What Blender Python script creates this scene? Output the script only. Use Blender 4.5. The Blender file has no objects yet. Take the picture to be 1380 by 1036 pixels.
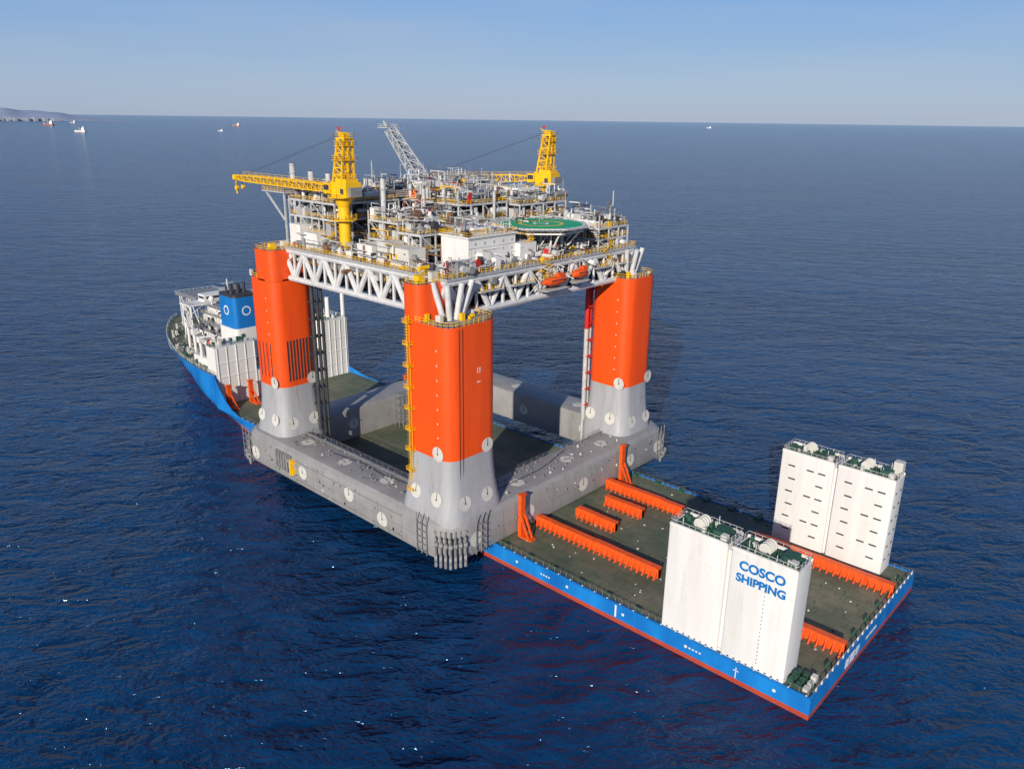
import bpy, math, random
from mathutils import Vector, Matrix
random.seed(7)
rnd=random.random
def ru(a,b): return a+(b-a)*rnd()
scene=bpy.context.scene
# ------------------------------------------------------------------ materials
def mat(name,col,rough=0.5,metal=0.0,var=0.15,scale=0.25,streak=False,dirt=None,stain=None):
    m=bpy.data.materials.new(name); m.use_nodes=True
    nt=m.node_tree; N=nt.nodes; L=nt.links
    b=N['Principled BSDF']; b.inputs['Roughness'].default_value=rough; b.inputs['Metallic'].default_value=metal
    tc=N.new('ShaderNodeTexCoord'); mp=N.new('ShaderNodeMapping')
    L.new(tc.outputs['Object'],mp.inputs['Vector'])
    if streak: mp.inputs['Scale'].default_value=(1,1,0.12)
    n=N.new('ShaderNodeTexNoise'); n.inputs['Scale'].default_value=scale; n.inputs['Detail'].default_value=8; n.inputs['Roughness'].default_value=0.65
    L.new(mp.outputs['Vector'],n.inputs['Vector'])
    r=N.new('ShaderNodeValToRGB'); r.color_ramp.elements[0].position=0.3; r.color_ramp.elements[1].position=0.7
    d=dirt if dirt else tuple(c*(1-var*2) for c in col)
    r.color_ramp.elements[0].color=(*[d[i]*var*1.5+col[i]*(1-var*1.5) if dirt else d[i] for i in range(3)],1)
    r.color_ramp.elements[1].color=(*[min(1,c*(1+var*0.4)) for c in col],1)
    L.new(n.outputs['Fac'],r.inputs['Fac']); out=r.outputs['Color']
    if stain:
        m2=N.new('ShaderNodeMapping'); m2.inputs['Scale'].default_value=(1,1,.10); L.new(tc.outputs['Object'],m2.inputs['Vector'])
        n2=N.new('ShaderNodeTexNoise'); n2.inputs['Scale'].default_value=.9; n2.inputs['Detail'].default_value=6; n2.inputs['Roughness'].default_value=.7; L.new(m2.outputs[0],n2.inputs['Vector'])
        k=N.new('ShaderNodeMapRange'); k.inputs['From Min'].default_value=.54; k.inputs['From Max'].default_value=.78; k.inputs['To Max'].default_value=stain[3]; L.new(n2.outputs['Fac'],k.inputs[0])
        mx=N.new('ShaderNodeMix'); mx.data_type='RGBA'; mx.inputs['B'].default_value=(*stain[:3],1); L.new(k.outputs[0],mx.inputs['Factor']); L.new(out,mx.inputs['A']); out=mx.outputs['Result']
    L.new(out,b.inputs['Base Color'])
    return m
M={}
M['orange']=mat('orange_paint',(0.88,0.085,0.006),0.42,var=0.08,scale=0.35,streak=True,stain=(.42,.045,.01,.45))
M['grey']=mat('grey_paint',(0.285,0.28,0.275),0.45,var=0.2,scale=0.16,dirt=(0.13,0.11,0.09),stain=(.13,.10,.07,.6))
M['silver']=mat('silver_paint',(0.37,0.375,0.385),0.38,var=0.16,scale=0.3,streak=True,dirt=(0.17,0.14,0.12),stain=(.18,.14,.11,.5))
M['white']=mat('white_paint',(0.72,0.71,0.68),0.5,var=0.14,scale=0.25,streak=True,dirt=(0.42,0.34,0.24),stain=(.40,.31,.20,.35))
M['truss']=mat('truss_paint',(0.62,0.62,0.61),0.5,var=0.12,scale=0.5,stain=(.3,.22,.15,.4))
M['steel']=mat('pale_steel',(0.52,0.52,0.51),0.5,var=0.14,scale=0.5)
M['midgrey']=mat('mid_grey',(0.25,0.25,0.25),0.55,var=0.2,scale=0.5)
M['dark']=mat('dark_steel',(0.045,0.045,0.05),0.6,var=0.2,scale=0.5)
M['yellow']=mat('yellow_paint',(0.87,0.50,0.008),0.45,var=0.08,scale=0.5)
M['red']=mat('red_paint',(0.55,0.02,0.015),0.5,var=0.1)
M['brown']=mat('rust_brown',(0.22,0.11,0.05),0.7,var=0.2)
M['green']=mat('helideck_green',(0.004,0.40,0.16),0.6,var=0.1)
M['blue']=mat('blue_paint',(0.008,0.17,0.50),0.4,var=0.1,scale=0.2,streak=True)
M['winch']=mat('winch_green',(0.03,0.10,0.06),0.6)
M['beamorange']=mat('beam_orange',(0.84,0.10,0.008),0.5,var=0.15,scale=0.6,stain=(.3,.06,.02,.5))
M['cream']=mat('cream_paint',(0.62,0.60,0.54),0.6,var=0.1)
M['seam']=mat('seam_grey',(0.17,0.16,0.15),0.6)
def hull_mat():
    m=bpy.data.materials.new('hull_paint'); m.use_nodes=True
    nt=m.node_tree;N=nt.nodes;L=nt.links;b=N['Principled BSDF']; b.inputs['Roughness'].default_value=0.4
    g=N.new('ShaderNodeNewGeometry'); s=N.new('ShaderNodeSeparateXYZ'); L.new(g.outputs['Position'],s.inputs[0])
    n=N.new('ShaderNodeTexNoise'); n.inputs['Scale'].default_value=0.15; n.inputs['Detail'].default_value=9
    mp=N.new('ShaderNodeMapping'); mp.inputs['Scale'].default_value=(1,1,0.3)
    L.new(g.outputs['Position'],mp.inputs['Vector']); L.new(mp.outputs[0],n.inputs['Vector'])
    c=N.new('ShaderNodeMath'); c.operation='GREATER_THAN'; c.inputs[1].default_value=1.25; L.new(s.outputs['Z'],c.inputs[0])
    r1=N.new('ShaderNodeValToRGB'); r1.color_ramp.elements[0].color=(0.30,0.035,0.02,1); r1.color_ramp.elements[1].color=(0.50,0.09,0.05,1)
    r2=N.new('ShaderNodeValToRGB'); r2.color_ramp.elements[0].color=(0.006,0.12,0.40,1); r2.color_ramp.elements[1].color=(0.012,0.22,0.60,1)
    r2.color_ramp.elements[0].position=.3; r2.color_ramp.elements[1].position=.65
    L.new(n.outputs['Fac'],r1.inputs[0]); L.new(n.outputs['Fac'],r2.inputs[0])
    mx=N.new('ShaderNodeMix'); mx.data_type='RGBA'; L.new(c.outputs[0],mx.inputs['Factor']); L.new(r1.outputs[0],mx.inputs['A']); L.new(r2.outputs[0],mx.inputs['B'])
    L.new(mx.outputs['Result'],b.inputs['Base Color']); return m
M['hull']=hull_mat()
def deck_mat():
    m=bpy.data.materials.new('deck_green'); m.use_nodes=True
    nt=m.node_tree;N=nt.nodes;L=nt.links;b=N['Principled BSDF']; b.inputs['Roughness'].default_value=0.7
    g=N.new('ShaderNodeNewGeometry')
    n=N.new('ShaderNodeTexNoise'); n.inputs['Scale'].default_value=0.07; n.inputs['Detail'].default_value=12; n.inputs['Roughness'].default_value=.75
    L.new(g.outputs['Position'],n.inputs['Vector'])
    r=N.new('ShaderNodeValToRGB'); e=r.color_ramp.elements
    e[0].position=.36; e[0].color=(0.06,0.095,0.06,1); e[1].position=.66; e[1].color=(0.20,0.18,0.12,1)
    q=e.new(.51); q.color=(0.115,0.13,0.08,1)
    L.new(n.outputs['Fac'],r.inputs[0])
    br=N.new('ShaderNodeTexBrick'); br.inputs['Scale'].default_value=1.0; br.inputs['Brick Width'].default_value=9; br.inputs['Row Height'].default_value=3.4
    br.inputs['Mortar Size'].default_value=.11; br.inputs['Color1'].default_value=(1,1,1,1); br.inputs['Color2'].default_value=(.8,.82,.8,1); br.inputs['Mortar'].default_value=(.5,.5,.5,1)
    L.new(g.outputs['Position'],br.inputs['Vector'])
    mx=N.new('ShaderNodeMix'); mx.data_type='RGBA'; mx.blend_type='MULTIPLY'; mx.inputs['Factor'].default_value=.8
    L.new(r.outputs[0],mx.inputs['A']); L.new(br.outputs['Color'],mx.inputs['B'])
    L.new(mx.outputs['Result'],b.inputs['Base Color']); return m
M['deck']=deck_mat()
# ------------------------------------------------------------------ mesh builder
class Part:
    def __init__(s): s.v=[]; s.f=[]
    def add(s,vs,fs):
        o=len(s.v); s.v.extend([tuple(v) for v in vs]); s.f.extend([tuple(i+o for i in f) for f in fs])
    def box(s,x0,x1,y0,y1,z0,z1):
        if x0>x1:x0,x1=x1,x0
        if y0>y1:y0,y1=y1,y0
        vs=[(x0,y0,z0),(x1,y0,z0),(x1,y1,z0),(x0,y1,z0),(x0,y0,z1),(x1,y0,z1),(x1,y1,z1),(x0,y1,z1)]
        s.add(vs,[(3,2,1,0),(4,5,6,7),(0,1,5,4),(1,2,6,5),(2,3,7,6),(3,0,4,7)])
    def cyl(s,p,q,r,n=10,r2=None):
        p=Vector(p);q=Vector(q);d=q-p
        if d.length<1e-6:return
        d.normalize(); a=Vector((0,0,1)) if abs(d.z)<.9 else Vector((1,0,0))
        u=d.cross(a).normalized(); w=d.cross(u); r2=r if r2 is None else r2
        vs=[];off=math.pi/4 if n==4 else 0
        for c,rr in ((p,r),(q,r2)):
            for i in range(n):
                t=2*math.pi*i/n+off; vs.append(c+u*math.cos(t)*rr+w*math.sin(t)*rr)
        fs=[(i,(i+1)%n,n+(i+1)%n,n+i) for i in range(n)]+[tuple(range(n))[::-1],tuple(range(n,2*n))]
        s.add(vs,fs)
    def beam(s,p,q,r): s.cyl(p,q,r,4)
    def prism(s,poly,z0,z1):
        n=len(poly); vs=[(x,y,z0) for x,y in poly]+[(x,y,z1) for x,y in poly]
        s.add(vs,[(i,(i+1)%n,n+(i+1)%n,n+i) for i in range(n)]+[tuple(range(n))[::-1],tuple(range(n,2*n))])
    def rail(s,pts,h=1.2,sp=2.0,r=.06,closed=False):
        P=[Vector(p) for p in pts]
        if closed:P.append(P[0])
        for a,b in zip(P[:-1],P[1:]):
            L=(b-a).length; k=max(1,int(round(L/sp)))
            for i in range(k+1):
                c=a+(b-a)*(i/k); s.beam(c,c+Vector((0,0,h)),r)
            for hh in (h,h*.5): s.beam(a+Vector((0,0,hh)),b+Vector((0,0,hh)),r)
    def rrail(s,x0,x1,y0,y1,z,**k): s.rail([(x0,y0,z),(x1,y0,z),(x1,y1,z),(x0,y1,z)],closed=True,**k)
    def lattice(s,p,q,w0,w1,n,r,up=Vector((0,0,1)),d0=None,d1=None):
        p=Vector(p);q=Vector(q);d=(q-p).normalized(); u=d.cross(up).normalized(); w=u.cross(d)
        d0=w0 if d0 is None else d0; d1=w1 if d1 is None else d1
        rings=[]
        for i in range(n+1):
            t=i/n;c=p+(q-p)*t;a=(w0+(w1-w0)*t)/2;b=(d0+(d1-d0)*t)/2
            rings.append([c+u*a+w*b,c-u*a+w*b,c-u*a-w*b,c+u*a-w*b])
        for i in range(n):
            for k in range(4):
                s.beam(rings[i][k],rings[i+1][k],r)
                s.beam(rings[i][k],rings[i+1][(k+1)%4] if i%2 else rings[i+1][(k-1)%4],r*.6)
                s.beam(rings[i][k],rings[i][(k+1)%4],r*.6)
    def obj(s,name,m,parent,smooth=False,ang=35):
        me=bpy.data.meshes.new(name); me.from_pydata(s.v,[],s.f); me.validate(); me.update()
        o=bpy.data.objects.new(name,me); scene.collection.objects.link(o); me.materials.append(M[m] if isinstance(m,str) else m)
        if smooth:
            for p in me.polygons:p.use_smooth=True
            me.set_sharp_from_angle(angle=math.radians(ang))
        if parent: o.parent=parent
        return o
def empty(name):
    e=bpy.data.objects.new(name,None); scene.collection.objects.link(e); return e
def rr(x0,x1,y0,y1,r,n=6):
    pts=[]
    for cx,cy,a0 in ((x1-r,y1-r,0),(x0+r,y1-r,90),(x0+r,y0+r,180),(x1-r,y0+r,270)):
        for i in range(n+1):
            a=math.radians(a0+90*i/n); pts.append((cx+r*math.cos(a),cy+r*math.sin(a)))
    return pts
def loft(part,loops,close_ends=(False,False)):
    n=len(loops[0]); vs=[v for l in loops for v in l]; fs=[]
    for k in range(len(loops)-1):
        for i in range(n):
            fs.append((k*n+i,k*n+(i+1)%n,(k+1)*n+(i+1)%n,(k+1)*n+i))
    if close_ends[0]: fs.append(tuple(range(n))[::-1])
    if close_ends[1]: fs.append(tuple(range((len(loops)-1)*n,len(loops)*n)))
    part.add(vs,fs)
# ================================================================== SHIP
ship=empty('heavy_lift_ship')
DZ=5.2; T1=18.6
def smooth(t): t=max(0,min(1,t)); return t*t*(3-2*t)
XB=254.0
def sheer(x): return T1+(max(0,x-290)/67)**2*2
def hb(x,z):
    def w(x,x0,x1,pw,pw2=1):
        t=max(0,(x-x0)/(x1-x0)); return 34*max(0.0,(1-min(1,t)**pw))**pw2
    low=w(x,226,338,1.2); hi=w(x,250,357.2,2.2,.8)
    k=min(1,max(0,(z+1)/(6.2+13.4*smooth((x-250)/50))))
    return max(.15,low+(hi-low)*k)
def station(x,top):
    zs=[-6,-2,0,1.3,3,5.2]+([5.2+(top-5.2)*i/5 for i in range(1,6)] if top>5.3 else [])
    return [(x,-34+hb(x,z),z) for z in zs]+[(x,-34-hb(x,z),z) for z in zs[::-1]]
p=Part(); loft(p,[station(x,DZ) for x in (0,60,120,180,215,228,236,242,248,XB+.05)],(True,False)); p.obj('hull','hull',ship,True,50)
xs=[XB,258,262,266,274,284,296,308,320,330,338,345,350,354,357]
p=Part(); loft(p,[station(x,sheer(x)) for x in xs],(True,True)); hullf=p.obj('bow_hull','hull',ship,True,50)
for y0,HT in ((-.5,T1),(-68.0,8.2)):
    p=Part(); n=14; vs=[]
    for i in range(n+1):
        x=XB-20+20*i/n; zt=DZ+.4+(HT-DZ-.4)*(i/n)**2.2
        yy=-34+(hb(x,5.2) if y0>-34 else -hb(x,5.2)); o=-.35 if y0>-34 else .35
        vs+=[(x,yy,DZ-.5),(x,yy,zt),(x,yy+o,zt),(x,yy+o,DZ-.5)]
    p.add(vs,[(i*4+k,i*4+(k+1)%4,(i+1)*4+(k+1)%4,(i+1)*4+k) for i in range(n) for k in range(4)]); p.obj('bulwark','hull',ship)
d=Part(); d.add([(0.4,-0.4,DZ+.02),(0.4,-67.6,DZ+.02),(XB,-67.6,DZ+.02),(XB,-0.4,DZ+.02)],[(0,1,2,3)]); d.obj('cargo_deck','deck',ship)
p=Part()
p.box(0,236,-.45,.02,DZ-.1,DZ+.35); p.box(0,236,-68.02,-67.55,DZ-.1,DZ+.35); p.box(-.02,.4,-67.5,-.5,DZ-.1,DZ+.6)
p.obj('deck_edge','blue',ship)
p=Part(); x=1.0
while x<232:
    for y in (-.9,-67.1):
        p.box(x,x+.12,y-.06,y+.06,DZ,DZ+1.3)
    x+=2.0
for y in (-.9,-67.1): p.beam((1,y,DZ+1.25),(232,y,DZ+1.25),.035)
p.obj('edge_stanchions','midgrey',ship)
p=Part(); x=1
while x<236:
    p.box(x,x+.3,-.40,-.08,DZ+.35,DZ+.6); x+=4
for y in range(-66,-1,3): p.box(.05,.35,y,y+.3,DZ+.6,DZ+1.5)
p.beam((.2,-67,DZ+1.5),(.2,-1,DZ+1.5),.06)
p.obj('edge_fittings','cream',ship)
# casings
CT=32.6
wh=Part();dk=Part();gr=Part();rl=Part();wt=Part();sg=Part()
def casing(x0,x1,y0,y1,near):
    wh.prism(rr(x0,x1,y0,y1,.35,3),DZ,CT)
    gr.box(x0+.4,x1-.4,y0+.4,y1-.4,CT,CT+.05)
    wh.box(x0+.05,x1-.05,y0+.05,y0+.3,CT,CT+.6); wh.box(x0+.05,x1-.05,y1-.3,y1-.05,CT,CT+.6)
    rl.rrail(x0+.2,x1-.2,y0+.2,y1-.2,CT,h=1.5,sp=1.6,r=.07)
    cx=(x0+x1)/2;cy=(y0+y1)/2
    wt.cyl((cx+1,cy-1.2,CT+1.4),(cx+1,cy+1.2,CT+1.4),1.1,16)
    for yy in (-1.5,-.5,.4,1.3): wt.cyl((cx+1,cy+yy,CT+1.4),(cx+1,cy+yy+.2,CT+1.4),1.45,16)
    gr.box(cx-.6,cx+2.6,cy-1.6,cy+1.6,CT,CT+.5)
    gr.box(cx-5.4,cx-2.6,cy-2.3,cy+1.6,CT,CT+1.5); wt.box(x0+1,x0+2.4,y1-2.4,y1-1,CT,CT+1.6)
    for i in range(26):
        a=ru(x0+1,x1-1);b=ru(y0+1,y1-1);h=ru(.4,1.5);k=ru(.15,.55)
        (gr if rnd()<.6 else wt if rnd()<.4 else dk).box(a-k,a+k,b-k,b+k,CT,CT+h)
    for i in range(5):
        a=ru(x0+1,x1-1);b=ru(y0+1,y1-1); wt.cyl((a,b,CT),(a,b,CT+ru(1.6,3.2)),.09,6)
    for z in (12,19,26):
        sg.box(x0+.4,x1-.4,y1-.02,y1+.012,z,z+.05); sg.box(x0-.012,x0+.02,y0+.4,y1-.4,z,z+.05)
for (a,b) in ((22.6,37.4),(6.6,21.6)):
    casing(a,b,-8,-.55,True); casing(a,b,-67.45,-60,False)
for x0,x1 in ((22.6,37.4),(6.6,21.6)):
    for k in range(6):
        z=DZ+4+k*3.9
        for fx in (.2,.42,.78) if k%2 else (.22,.75):
            a=x0+(x1-x0)*fx; dk.box(a-1.0,a+1.0,-60.01,-59.93,z,z+.42)
        for yy in (-62,-65.4): dk.box(x0-.06,x0+.01,yy-.6,yy+.6,z,z+.42)
for k in range(22):
    dk.box(12.95,13.1,-.56,-.5,DZ+2+k*1.0,DZ+2.3+k*1.0)
for x0 in (23.0,7.0):
    for k in range(9): dk.box(x0+.5+k*1.5,x0+1.0+k*1.5,-.57,-.49,DZ+.5,DZ+.8)
wh.prism([(21.6,-7.6),(22.6,-7.6),(22.6,-1.6),(21.6,-1.6)],DZ,CT-1.2); wh.prism([(21.6,-67),(22.6,-67),(22.6,-61.2),(21.6,-61.2)],DZ,CT-1.2)
wt.box(6.9,9.2,-67,-64.9,CT,CT+3.8)
sg.obj('tower_seams','cream',ship)
# ---------------- bow superstructure
wh.box(XB-.3,XB+7,-20,-1.6,DZ,30); wh.box(XB-.3,274,-67.2,-54,DZ,32)
wh.box(XB-.3,274,-54,-20,DZ,17)
acc=Part(); win=Part(); agr=Part()
sizes=[(282,312,-58,-20,'w'),(283,311,-56,-22,'w'),(285,309,-54,-24,'g'),(287,308,-52,-25,'w'),(288,306,-48,-26,'w')]
for i,(a,b,c,e,q) in enumerate(sizes):
    z0=T1+i*3.5; (acc if q=='w' else agr).box(a,b,c,e,z0,z0+3.1); agr.box(a-1.2,b+1.2,c-1.2,e+1.2,z0+3.1,z0+3.5)
    rl.rrail(a-1.1,b+1.1,c-1.1,e+1.1,z0+3.5,h=1.1,sp=2.5,r=.06)
    k=a+1.5
    while k<b-1.5:
        if rnd()<.6: win.box(k,k+.7,e,e+.06,z0+1.3,z0+2.0)
        k+=2.4
    k=c+1.5
    while k<e-1.5:
        if rnd()<.6: win.box(a-.06,a,k,k+.7,z0+1.3,z0+2.0)
        k+=2.4
    for j in range(14):
        xx=ru(a-1,b);s_=ru(.3,1.1); (acc if rnd()<.6 else win if rnd()<.3 else agr).box(xx,xx+s_,e+.1,e+1.0,z0,z0+ru(.8,2.2))
        yy=ru(c,e); (acc if rnd()<.6 else agr).box(a-1.0,a-.1,yy,yy+s_,z0,z0+ru(.8,2.2))
tz=T1+17.5
acc.box(306,316,-60,-17.5,tz,tz+.6); rl.rrail(306,316,-60,-17.5,tz+.6,h=1.2,sp=2.5,r=.08)
acc.box(308,314,-46,-26,tz+.6,tz+4); win.box(307.9,308,-45,-27,tz+2,tz+3.2); win.box(308.5,313.5,-26,-25.93,tz+2,tz+3.2)
for xx in (307,315): acc.cyl((xx,-18.5,T1),(xx,-18.5,tz),.35,8)
acc.beam((307,-18.5,T1+6),(315,-18.5,tz),.3); acc.beam((307,-18.5,tz),(315,-18.5,T1+6),.3)
agr.box(318,340,-46,-26.5,T1+17,T1+17.6); rl.rrail(318,340,-46,-26.5,T1+17.6,h=1.2,sp=2.5,r=.08)
for xx in (320,329,338):
    acc.beam((xx,-28,T1),(xx,-28,T1+17),.35); acc.beam((xx,-44,T1),(xx,-44,T1+17),.35); acc.beam((xx,-28,T1+5),(xx+8 if xx<335 else xx-8,-28,T1+17),.25); acc.beam((xx,-28,T1+8),(xx,-44,T1+17),.2)
acc.cyl((300,-34,tz),(300,-34,tz+12),.5,8,.25); acc.beam((300,-38,tz+8),(300,-30,tz+8),.2); acc.beam((300,-37,tz+10),(300,-31,tz+10),.15)
for xx,yy in ((292,-28),(296,-42),(303,-27)):
    acc.cyl((xx,yy,tz),(xx,yy,tz+2),.4,8); acc.cyl((xx,yy,tz+2),(xx,yy,tz+3.2),1.1,12,1.4); acc.cyl((xx,yy,tz+3.2),(xx,yy,tz+4.4),1.4,12,.5)
for i in range(240):
    a=ru(262,340); h_=hb(a,T1)-1.5; b=-34+ru(-h_,h_); k=ru(.3,1.1)
    if 280<a<314 and -60<b<-19: b=min(-34+h_,-ru(8,18)) if a<305 else b-0
    (wt if rnd()<.5 else gr if rnd()<.5 else agr).box(a,a+k,b,b+k,T1-.2,sheer(a)+ru(.6,2.6))
acc.box(264,280,-16,-5,T1,T1+3.4); agr.box(266,276,-14,-7,T1+3.4,T1+6.5); rl.rrail(264,280,-16,-5,T1+3.4,h=1.1,sp=2,r=.07)
for (x,y,tx,ty) in ((272,-4.8,258,-5.5),(286,-9,298,-12),(300,-13,312,-16)):
    acc.cyl((x,y,T1),(x,y,T1+11),.65,10); acc.box(x-1.2,x+1.2,y-1,y+1,T1+10,T1+12.5); acc.cyl((x,y,T1+12),(tx,ty,T1+15.5),.38,8,.2); win.beam((x,y,T1+13),(tx,ty,T1+15.6),.06)
for i in range(50):
    nr=rnd()<.4; a=ru(XB+1,XB+6) if nr else ru(XB+1,272); b=-ru(3,19) if nr else -ru(55,66); z=30 if nr else 32
    (wt if rnd()<.6 else gr).box(a,a+ru(.4,1.3),b,b+ru(.5,1.6),z,z+ru(.6,2.6))
rl.rrail(XB,XB+6.7,-19.7,-1.9,30,h=1.3,sp=2,r=.07); rl.rrail(XB,273.7,-67,-54.3,32,h=1.3,sp=2,r=.07)
wh.cyl((258,-60,32),(258,-60,42),1.0,12); wh.cyl((255,-66.3,32),(255,-66.3,44),.9,12)
for i in range(50):
    a=ru(XB+1,272);b=-ru(21,53);k=ru(.4,1.6); (wt if rnd()<.5 else agr).box(a,a+k,b,b+k,17,17+ru(.8,4))
o=Part(); o.cyl((284,-17.5,T1+4),(290,-17.5,T1+4),1.3,12); o.cyl((290,-17.5,T1+4),(292,-17.5,T1+4.3),1.3,12,.3); o.obj('rescue_boat','beamorange',ship,True)
fu=Part(); fu.prism(rr(265,279,-29,-18,2,5),33,46.5); fu.prism(rr(265,279,-55,-44,2,5),33,46.5); fu.obj('funnel_blue','blue',ship,True)
wh.prism(rr(264.5,279.5,-29.5,-17.5,2,5),T1,33); wh.prism(rr(264.5,279.5,-55.5,-43.5,2,5),17,33)
fb=Part(); fb.prism(rr(265.1,278.9,-28.9,-18.1,2,5),46.5,47.6); fb.prism(rr(265.1,278.9,-54.9,-44.1,2,5),46.5,47.6)
for yy in (-26,-23,-20,-52,-49,-46):
    fb.cyl((270,yy,47),(270,yy,52),.7,10); fb.cyl((274,yy,47),(274,yy,50.5),.5,10)
fb.obj('funnel_black_tops','dark',ship,True)
lg=Part(); lg.cyl((272,-17.99,40.5),(272,-17.93,40.5),2.1,20); lg.cyl((264.99,-23.5,40.5),(264.93,-23.5,40.5),2.1,20); lg.obj('funnel_emblem','white',ship)
lg=Part(); lg.cyl((272,-17.95,40.5),(272,-17.88,40.5),1.5,20); lg.cyl((264.95,-23.5,40.5),(264.88,-23.5,40.5),1.5,20); lg.obj('funnel_emblem_core','blue',ship)
for k in range(5): wh.box(XB-.55,XB-.3,-19.5+k*4.2,-19.2+k*4.2,DZ,30); wh.box(XB-.55,XB-.3,-66.3+k*2.9,-66.0+k*2.9,DZ,32)
for z in (11,17,23): wh.box(XB-.5,XB-.3,-20,-1.6,z,z+.25); wh.box(XB-.5,XB-.3,-67,-54,z,z+.25)
wh.obj('casing_towers','white',ship,True,30); acc.obj('accommodation_block','white',ship); agr.obj('accommodation_decks','midgrey',ship); win.obj('windows','dark',ship)
dk.obj('tower_openings','dark',ship); gr.obj('tower_top_decks','winch',ship); rl.obj('railings','steel',ship); wt.obj('winches','cream',ship,True,40)
fd=Part(); lp=[(x,hb(x,sheer(x))) for x in xs if x>=XB]
fd.add([(x,-34+h*.985,sheer(x)+.06) for x,h in lp]+[(x,-34-h*.985,sheer(x)+.06) for x,h in lp[::-1]],
  [(i,i+1,2*len(lp)-2-i,2*len(lp)-1-i) for i in range(len(lp)-1)]); fd.obj('forecastle_deck','deck',ship)
rl=Part(); rl.rail([(x,-34+h*.98,sheer(x)) for x,h in lp],h=1.6,sp=2.5,r=.08); rl.obj('forecastle_rail','cream',ship)
# cribbing beams
cb=Part()
def crib(x0,x1,y,h=2.7,w=1.3):
    cb.box(x0,x1,y-w+.15,y+w*.2-.15,DZ,DZ+h-.25)
    x=x0
    while x<x1-1:
        l=min(7.2,x1-x); hh=h+ru(-.1,.1); jy=ru(-.06,.06)
        cb.box(x,x+l-.12,y-w+jy,y+w*.2+jy,DZ,DZ+hh)
        cb.box(x-.05,x+l-.08,y-w-.15+jy,y+w*.2+.15+jy,DZ+hh,DZ+hh+.25)
        k=x+.3
        while k<x+l-.8:
            vs=[(k,y+w*.2,DZ),(k+.35,y+w*.2,DZ),(k+.35,y+w*1.5,DZ),(k,y+w*1.5,DZ),(k,y+w*.2,DZ+hh*.95),(k+.35,y+w*.2,DZ+hh*.95),(k+.35,y+w*.7,DZ+hh*.5),(k,y+w*.7,DZ+hh*.5)]
            cb.add(vs,[(3,2,1,0),(4,5,6,7),(0,1,5,4),(1,2,6,5),(2,3,7,6),(3,0,4,7)]); k+=1.8
        x+=l
for a in ((49,92,-17.5),(63,92,-52.5),(72,87,-30),(71,85,-42.5),(.8,40,-53),(.8,34,-20)): crib(*a)
cb.obj('cribbing_beams','beamorange',ship)
br=Part()
def brace(x,y,sx,h=13,k=3.6):
    br.box(x-.55,x+.55,y-.9,y+.9,DZ,DZ+h); br.box(x-.8*sx,x+.8*sx,y-1.2,y+1.2,DZ+h,DZ+h+.5)
    for yy in (-.8,.8):
        br.beam((x-sx*k,y+yy,DZ),(x,y+yy,DZ+h*.6),.35)
    br.box(min(x-sx*(k+1),x),max(x-sx*(k+1),x),y-1.1,y+1.1,DZ,DZ+.5)
for y in (-9,-59): brace(90.5,y,1)
for y in (-4,-14,-24): brace(250,y,1,9,5)
for y in (-9,-59): brace(201.5,y,-1,12)
br.obj('seafastening_braces','beamorange',ship)
sm=Part(); s2=Part()
for i in range(300):
    x=ru(2,90);y=-ru(2,66); k=ru(.08,.25); (sm if i%4 else s2).box(x-k,x+k,y-k,y+k,DZ,DZ+ru(.1,.4))
for y in range(-62,-5,8): sm.cyl((2,y,DZ),(2,y,DZ+.9),.35,10); sm.cyl((2,y+1.2,DZ),(2,y+1.2,DZ+.9),.35,10)
for i in range(9): (s2 if i%3==0 else sm).box(1.5+(i%3)*1.7,2.6+(i%3)*1.7,-7+(i//3)*2,-5.6+(i//3)*2,DZ,DZ+ru(.8,1.8))
for i in range(5):
    x=1.2+i*1.1; sm.beam((x,-3,DZ),(x,-3,DZ+2),.07)
sm.beam((1.2,-3,DZ+2),(5.6,-3,DZ+2),.07)
for yy in (-.8,-67.2):
    x=44
    while x<90: sm.box(x,x+1.6,yy-1.4,yy-.8 if yy>-34 else yy+1.4,DZ,DZ+.8); x+=9
sm.obj('deck_fittings','winch',ship); s2.obj('deck_boxes','cream',ship)
def text(body,size,loc,rot,m,name,parent,ext=.02,bold=0.0):
    c=bpy.data.curves.new(name,'FONT'); c.body=body; c.size=size; c.extrude=ext; c.offset=bold; c.align_x='CENTER'
    o=bpy.data.objects.new(name,c); scene.collection.objects.link(o)
    me=bpy.data.meshes.new_from_object(o.evaluated_get(bpy.context.evaluated_depsgraph_get()))
    bpy.data.objects.remove(o); o=bpy.data.objects.new(name,me); scene.collection.objects.link(o)
    me.materials.clear(); me.materials.append(M[m]); o.parent=parent
    mx=Matrix((rot[0],rot[1],rot[2])).transposed().to_4x4(); mx.translation=Vector(loc); o.matrix_world=mx; return o
NY=((-1,0,0),(0,0,1),(0,1,0)); NX=((0,-1,0),(0,0,1),(-1,0,0))
text('COSCO',3.0,(14.2,-.5,28.6),NY,'blue','tower_lettering',ship,bold=.12)
text('SHIPPING',2.7,(14.2,-.5,25.6),NY,'blue','tower_lettering_lower',ship,bold=.12)
text('\u65B0\u8000\u534E',3.0,(-.05,-24,1.9),NX,'white','stern_lettering',ship,bold=.03)
text('XIN YAO HUA',1.1,(-.05,-36,3.0),NX,'white','stern_name',ship,bold=.02)
mk=Part()
for x in (8,30,48,66,84): mk.cyl((x,.03,3.2),(x,.06,3.2),.4,12)
mk.box(17,17.2,.03,.06,1.4,4.2); mk.box(16.4,17.8,.03,.06,3.3,3.5); mk.box(50,50.5,.03,.06,1.6,5)
for k in range(4): mk.box(26+k*.9,26.5+k*.9,.03,.06,3,3.4); mk.box(72+k*.9,72.5+k*.9,.03,.06,3,3.4)
mk.obj('hull_marks','white',ship)
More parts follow.
